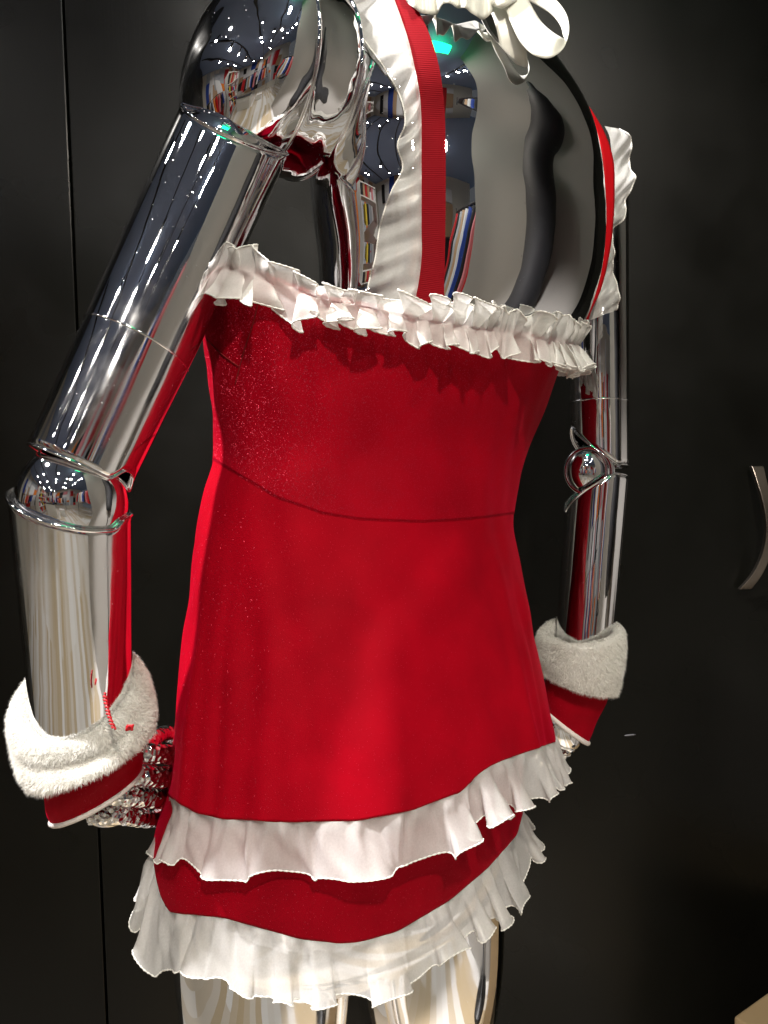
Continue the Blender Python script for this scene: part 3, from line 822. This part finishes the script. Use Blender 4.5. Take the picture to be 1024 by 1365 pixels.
# ------------------------------------------------------------------ neck bow
BOWF = .040
def strip_f(rows, *k):
    rows = [(r[0], r[1], r[2] - BOWF, r[3], r[4], r[5] - BOWF) for r in rows]
    return strip(rows, *k)
bow = thing('ribbon_bow', 'ivory satin ribbon bow with choker frill tied at the back of the neck', 'bow', P(670, -12, .66))
dn = .655
L1 = [(636, 14, .674, 664, 6, .676), (650, 50, .676, 668, 55, .676), (658, 84, .674, 680, 92, .675), (664, 100, .669, 694, 97, .672), (666, 103, .660, 703, 90, .662), (667, 88, .654, 703, 78, .655), (666, 60, .650, 699, 52, .650), (659, 28, .650, 687, 22, .650), (650, 4, .655, 674, -4, .655), (648, -20, .66, 672, -22, .66)]
G = strip_f(L1, 60, 9); obj('ribbon_loop', *grid(G), 'satin', bow, solid=.0006)
L2 = [(668, -14, .655, 690, -20, .655), (672, 4, .648, 702, -4, .652), (682, 32, .642, 712, 14, .648), (697, 60, .640, 724, 32, .646), (715, 75, .638, 738, 44, .646), (734, 77, .640, 748, 50, .648), (750, 66, .648, 753, 52, .656), (758, 46, .660, 751, 48, .664), (757, 24, .668, 747, 34, .670), (747, 6, .672, 736, 20, .674), (728, -8, .674, 714, 6, .676), (700, -16, .672, 694, -4, .674)]
G = strip_f(L2, 80, 9); obj('ribbon_loop', *grid(G), 'satin', bow, solid=.0006)
G = strip_f([(655, -25, .65, 650, 5, .65), (668, -28, .642, 668, 10, .642), (690, -25, .65, 688, 2, .65)], 16, 8)
obj('knot', *grid(G), 'satin', bow, solid=.003)
fr3 = [(530, -40, .64, 535, -8, .64), (552, -38, .635, 553, 12, .63), (575, -38, .635, 582, 19, .64), (590, -38, .635, 592, 4, .625), (610, -38, .635, 610, 10, .636), (625, -38, .635, 622, 12, .628), (640, -38, .64, 642, 26, .642), (660, -38, .65, 660, 14, .65)]
G = strip_f(fr3, 70, 10)
ii, jj = np.meshgrid(np.arange(70), np.arange(10), indexing='ij')
G += vd * (.003 * np.sin(ii * .7) * (jj / 9.0))[..., None]
obj('choker_frill', *grid(G), 'satin', bow, solid=.0004)

# ------------------------------------------------------------------ fur
def fur(name, V, Fc, parent, n, length=.007, width=.00022, seed=3, down=.25):
    r = np.random.default_rng(seed); V = np.asarray(V)
    tri = []
    for f in Fc:
        for k in range(1, len(f) - 1): tri.append((f[0], f[k], f[k + 1]))
    tri = np.array(tri); a_, b_, c_ = V[tri[:, 0]], V[tri[:, 1]], V[tri[:, 2]]
    cr = np.cross(b_ - a_, c_ - a_); ar = np.linalg.norm(cr, axis=1); nn = nrm(cr)
    cen = V.mean(0)
    pick = r.choice(len(tri), n, p=ar / ar.sum())
    u, v = r.random(n), r.random(n); fl = u + v > 1; u[fl] = 1 - u[fl]; v[fl] = 1 - v[fl]
    p = a_[pick] + u[:, None] * (b_ - a_)[pick] + v[:, None] * (c_ - a_)[pick]
    cl_ = np.stack([np.sin(p @ r.uniform(-1, 1, 3) * 420 + k) + np.sin(p @ r.uniform(-1, 1, 3) * 260 + k * 2) for k in range(3)], 1) * .20
    d = nrm(nn[pick] + cl_ + r.normal(0, .28, (n, 3)) + np.array([0, 0, -down]))
    L = length * r.uniform(.6, 1.25, n)[:, None]
    side = nrm(np.cross(d, r.normal(size=(n, 3)))) * width
    curl = nrm(cl_ + r.normal(0, .3, (n, 3))) * L * .35
    m_ = p + d * L * .55; t_ = p + d * L + curl + np.array([0, 0, -.0012])
    VV = np.stack([p - side, p + side, m_ - side * .8, m_ + side * .8, t_], 1).reshape(-1, 3)
    base = np.arange(n)[:, None] * 5
    FF = [tuple(q) for q in (base + np.array([[0, 1, 3]])).tolist()] + [tuple(q) for q in (base + np.array([[0, 3, 2]])).tolist()] + [tuple(q) for q in (base + np.array([[2, 3, 4]])).tolist()]
    return obj(name, VV, FF, 'fur', parent, kind='stuff')

def cuff_profile(c0, a0, c1, a1, r0, r1, thick, ex, rip=.0015, seed=1, inner=.03):
    """rolled-over cuff: from deep inside, up over the rim, down the outside"""
    rows = []
    ang = np.linspace(0, 2 * np.pi, 72, endpoint=False)
    def ringpts(c, ax, r):
        e = nrm(ex - (ex @ ax) * ax); f = np.cross(ax, e)
        w = 1 + .03 * vn(ang * 1.9, seed, None) * np.sin(ang / 2)
        return c + (r * w)[:, None] * (np.cos(ang)[:, None] * e + np.sin(ang)[:, None] * f)
    c0, c1 = np.array(c0), np.array(c1); a0, a1 = nrm(a0), nrm(a1)
    for t in (1, .6, .25): rows.append(ringpts(c0 - a0 * inner * t, a0, r0 - thick))
    for th in np.linspace(0, math.pi, 9):
        rows.append(ringpts(c0 + a0 * math.sin(th) * thick * .5, a0, r0 - thick / 2 - thick / 2 * math.cos(th)))
    for t in np.linspace(.12, 1, 9):
        rows.append(ringpts(c0 * (1 - t) + c1 * t, nrm(a0 * (1 - t) + a1 * t), (r0 * (1 - t) + r1 * t) * (1 + .05 * math.sin(math.pi * t))))
    rows.append(ringpts(c1 + a1 * .004, a1, r1 - .007))
    return np.array(rows)

ex = _rt
def glove(label, c0, a0, c1, a1, r0, r1, thick, c2, a2, r2, nf, L, seed, sq=1.0, trim_r=.0022):
    g = thing('wrist_cuff', label, 'cuff', c1)
    G = cuff_profile(c0, a0, c1, a1, r0, r1, thick, ex, seed=seed)
    V, Fc = grid(G, False, True)
    fc = obj('fur_cuff', V, Fc, 'fur', g)
    fur('fur_pile', V, Fc, fc, nf, L, seed=seed)
    ang = np.linspace(0, 2 * np.pi, 72, endpoint=False); rows = []
    c1, c2 = np.array(c1), np.array(c2); a1, a2 = nrm(a1), nrm(a2)
    for t in np.linspace(-.15, 1, 26):
        ax = nrm(a1 * (1 - t) + a2 * t); e = nrm(ex - (ex @ ax) * ax); f = np.cross(ax, e); c = c1 * (1 - t) + c2 * t
        r = (r1 - .006) * (1 - max(t, 0)) + r2 * max(t, 0)
        w = 1 + .05 * vn(ang * 2 + t, seed + 8) * np.sin(ang / 2) + .02 * np.sin(t * 9 + ang * 2)
        rows.append(c + (r * w)[:, None] * (np.cos(ang)[:, None] * e + sq * np.sin(ang)[:, None] * f))
    G2 = np.array(rows)
    obj('velvet_sleeve', *grid(G2, False, True), 'velvet_dark' if seed > 10 else 'velvet', g, solid=.001, offset=-1)
    obj('white_trim', *tube(G2[-1], trim_r, 8, True, ref=a2 + .01), 'trim', g)
    return g, G, G2
# near cuff
c0 = P(106, 938, .585); c1 = P(122, 1002, .585)
a0 = nrm(_up * .74 - _fw * .66 - _rt * .10); a1 = nrm(_up * .93 - _fw * .22 - _rt * .30)
c2 = P(130, 1060, .60); a2 = nrm(_up * .86 - _fw * .16 - _rt * .46)
g1, GA, GB = glove('white fur cuff with red velvet sleeve on the near arm at left', c0, a0, c1, a1, px2m(93, .575), px2m(85, .575), .024, c2, a2, px2m(66, .6), 70000, .0032, 3, sq=.75)
# far cuff
d0 = P(774, 846, .885); d1 = P(772, 908, .885)
e0 = nrm(_up * .96 - _fw * .22 - _rt * .12); e1 = nrm(_up * .95 - _fw * .12 - _rt * .22)
d2 = P(753, 966, .89); e2 = nrm(_up * .72 - _fw * .05 + _rt * .55)
g2, GC, GD = glove('white fur cuff with red velvet sleeve on the far arm right of the skirt', d0, e0, d1, nrm(_up * .96 - _fw * .12 + _rt * .22), px2m(56, .885), px2m(50, .885), .014, d2, e2, px2m(38, .89), 34000, .0034, 12, sq=.7, trim_r=.003)

# loose red stitching on the inside of the near cuff
th = spline([P(139, 925, .53), P(143, 945, .528), P(148, 962, .526), P(152, 972, .526)], 60)
thn = th + np.stack([.0012 * np.sin(np.arange(60) * 1.1), 0 * th[:, 0], .0008 * np.cos(np.arange(60) * 1.1)], 1)
obj('red_stitching', *tube(thn, .0009, 6), 'redthread', g1)
q = P(173, 970, .528); aa3 = np.linspace(0, 5 * np.pi, 60)
obj('red_knot', *tube(q + .0022 * (np.cos(aa3)[:, None] * _rt + .8 * np.sin(aa3 * 1.3)[:, None] * _up) - .001 * np.sin(aa3 * .7)[:, None] * _fw, .0007, 6), 'redthread', g1)

# ------------------------------------------------------------------ hands
def finger(parent, pts, r, name='finger'):
    pts = spline(np.array(pts), 90)
    t = np.linspace(0, 1, 90)
    rad = r * (1 - .18 * t) * (1 + .06 * np.cos(t * 3 * 2 * np.pi)); rad *= np.sqrt(np.clip((1 - t) / .07, .02, 1))
    grooves = np.array([.33, .62]); 
    for g_ in grooves: rad *= 1 - .16 * np.exp(-((t - g_) / .018) ** 2)
    o = obj(name, *tube(pts, rad, 24, ref=(0.02, 0.05, 1.0)), 'knurl', parent)
    return o
m_, nt_, b_ = new_mat('engraved_chrome'); setin(b_, Base_Color=(.88, .88, .88, 1), Metallic=1.0, Roughness=.08)
v_ = N(nt_, 'ShaderNodeTexVoronoi'); v_.inputs['Scale'].default_value = 210; v_.feature = 'F1'
tc_ = N(nt_, 'ShaderNodeTexCoord'); nt_.links.new(tc_.outputs['Object'], v_.inputs['Vector'])
bump(nt_, b_, v_.outputs['Distance'], .9, .0022); M['knurl'] = m_
# near hand: palm inside the sleeve, fingers reaching forward past the hem
hand = obj('hand', *ellipsoid(P(158, 1050, .63), (nrm(_rt * .85 - _up * .2 + _fw * .5), nrm(_fw * .85 - _rt * .5), nrm(_up + _rt * .35)), (.030, .020, .036), 32, 40), 'chrome', man)
fy = [(1004, 196, .0088), (1034, 184, .0096), (1060, 168, .0096), (1086, 150, .0088)]
for k, (y, x, r) in enumerate(fy):
    finger(hand, [P(x - 28, y - 2, .612), P(x, y, .612), P(x + 26, y + 2, .625), P(x + 56, y + 5, .66), P(x + 76, y + 9, .70), P(x + 80, y + 14, .735)], r)
finger(hand, [P(176, 1010, .64), P(192, 996, .65), P(206, 984, .665), P(222, 978, .69), P(232, 982, .715)], .0085, 'thumb')
hand2 = obj('hand', *ellipsoid(P(748, 968, .892), (nrm(_rt * .8 + _up * .3), _fw, nrm(_up - _rt * .5)), (.022, .018, .034), 32, 40), 'chrome', man)
for k, (x, y) in enumerate([(762, 990), (752, 996), (742, 994), (732, 986)]):
    finger(hand2, [P(x + 4, y - 18, .893), P(x, y, .888 + .012 * k), P(x - 10, y + 14, .89 + .014 * k), P(x - 22, y + 22, .91 + .014 * k), P(x - 30, y + 18, .93 + .012 * k)], .0078)
finger(hand2, [P(735, 958, .885), P(728, 972, .88), P(724, 986, .885), P(722, 1000, .90)], .0085, 'thumb')
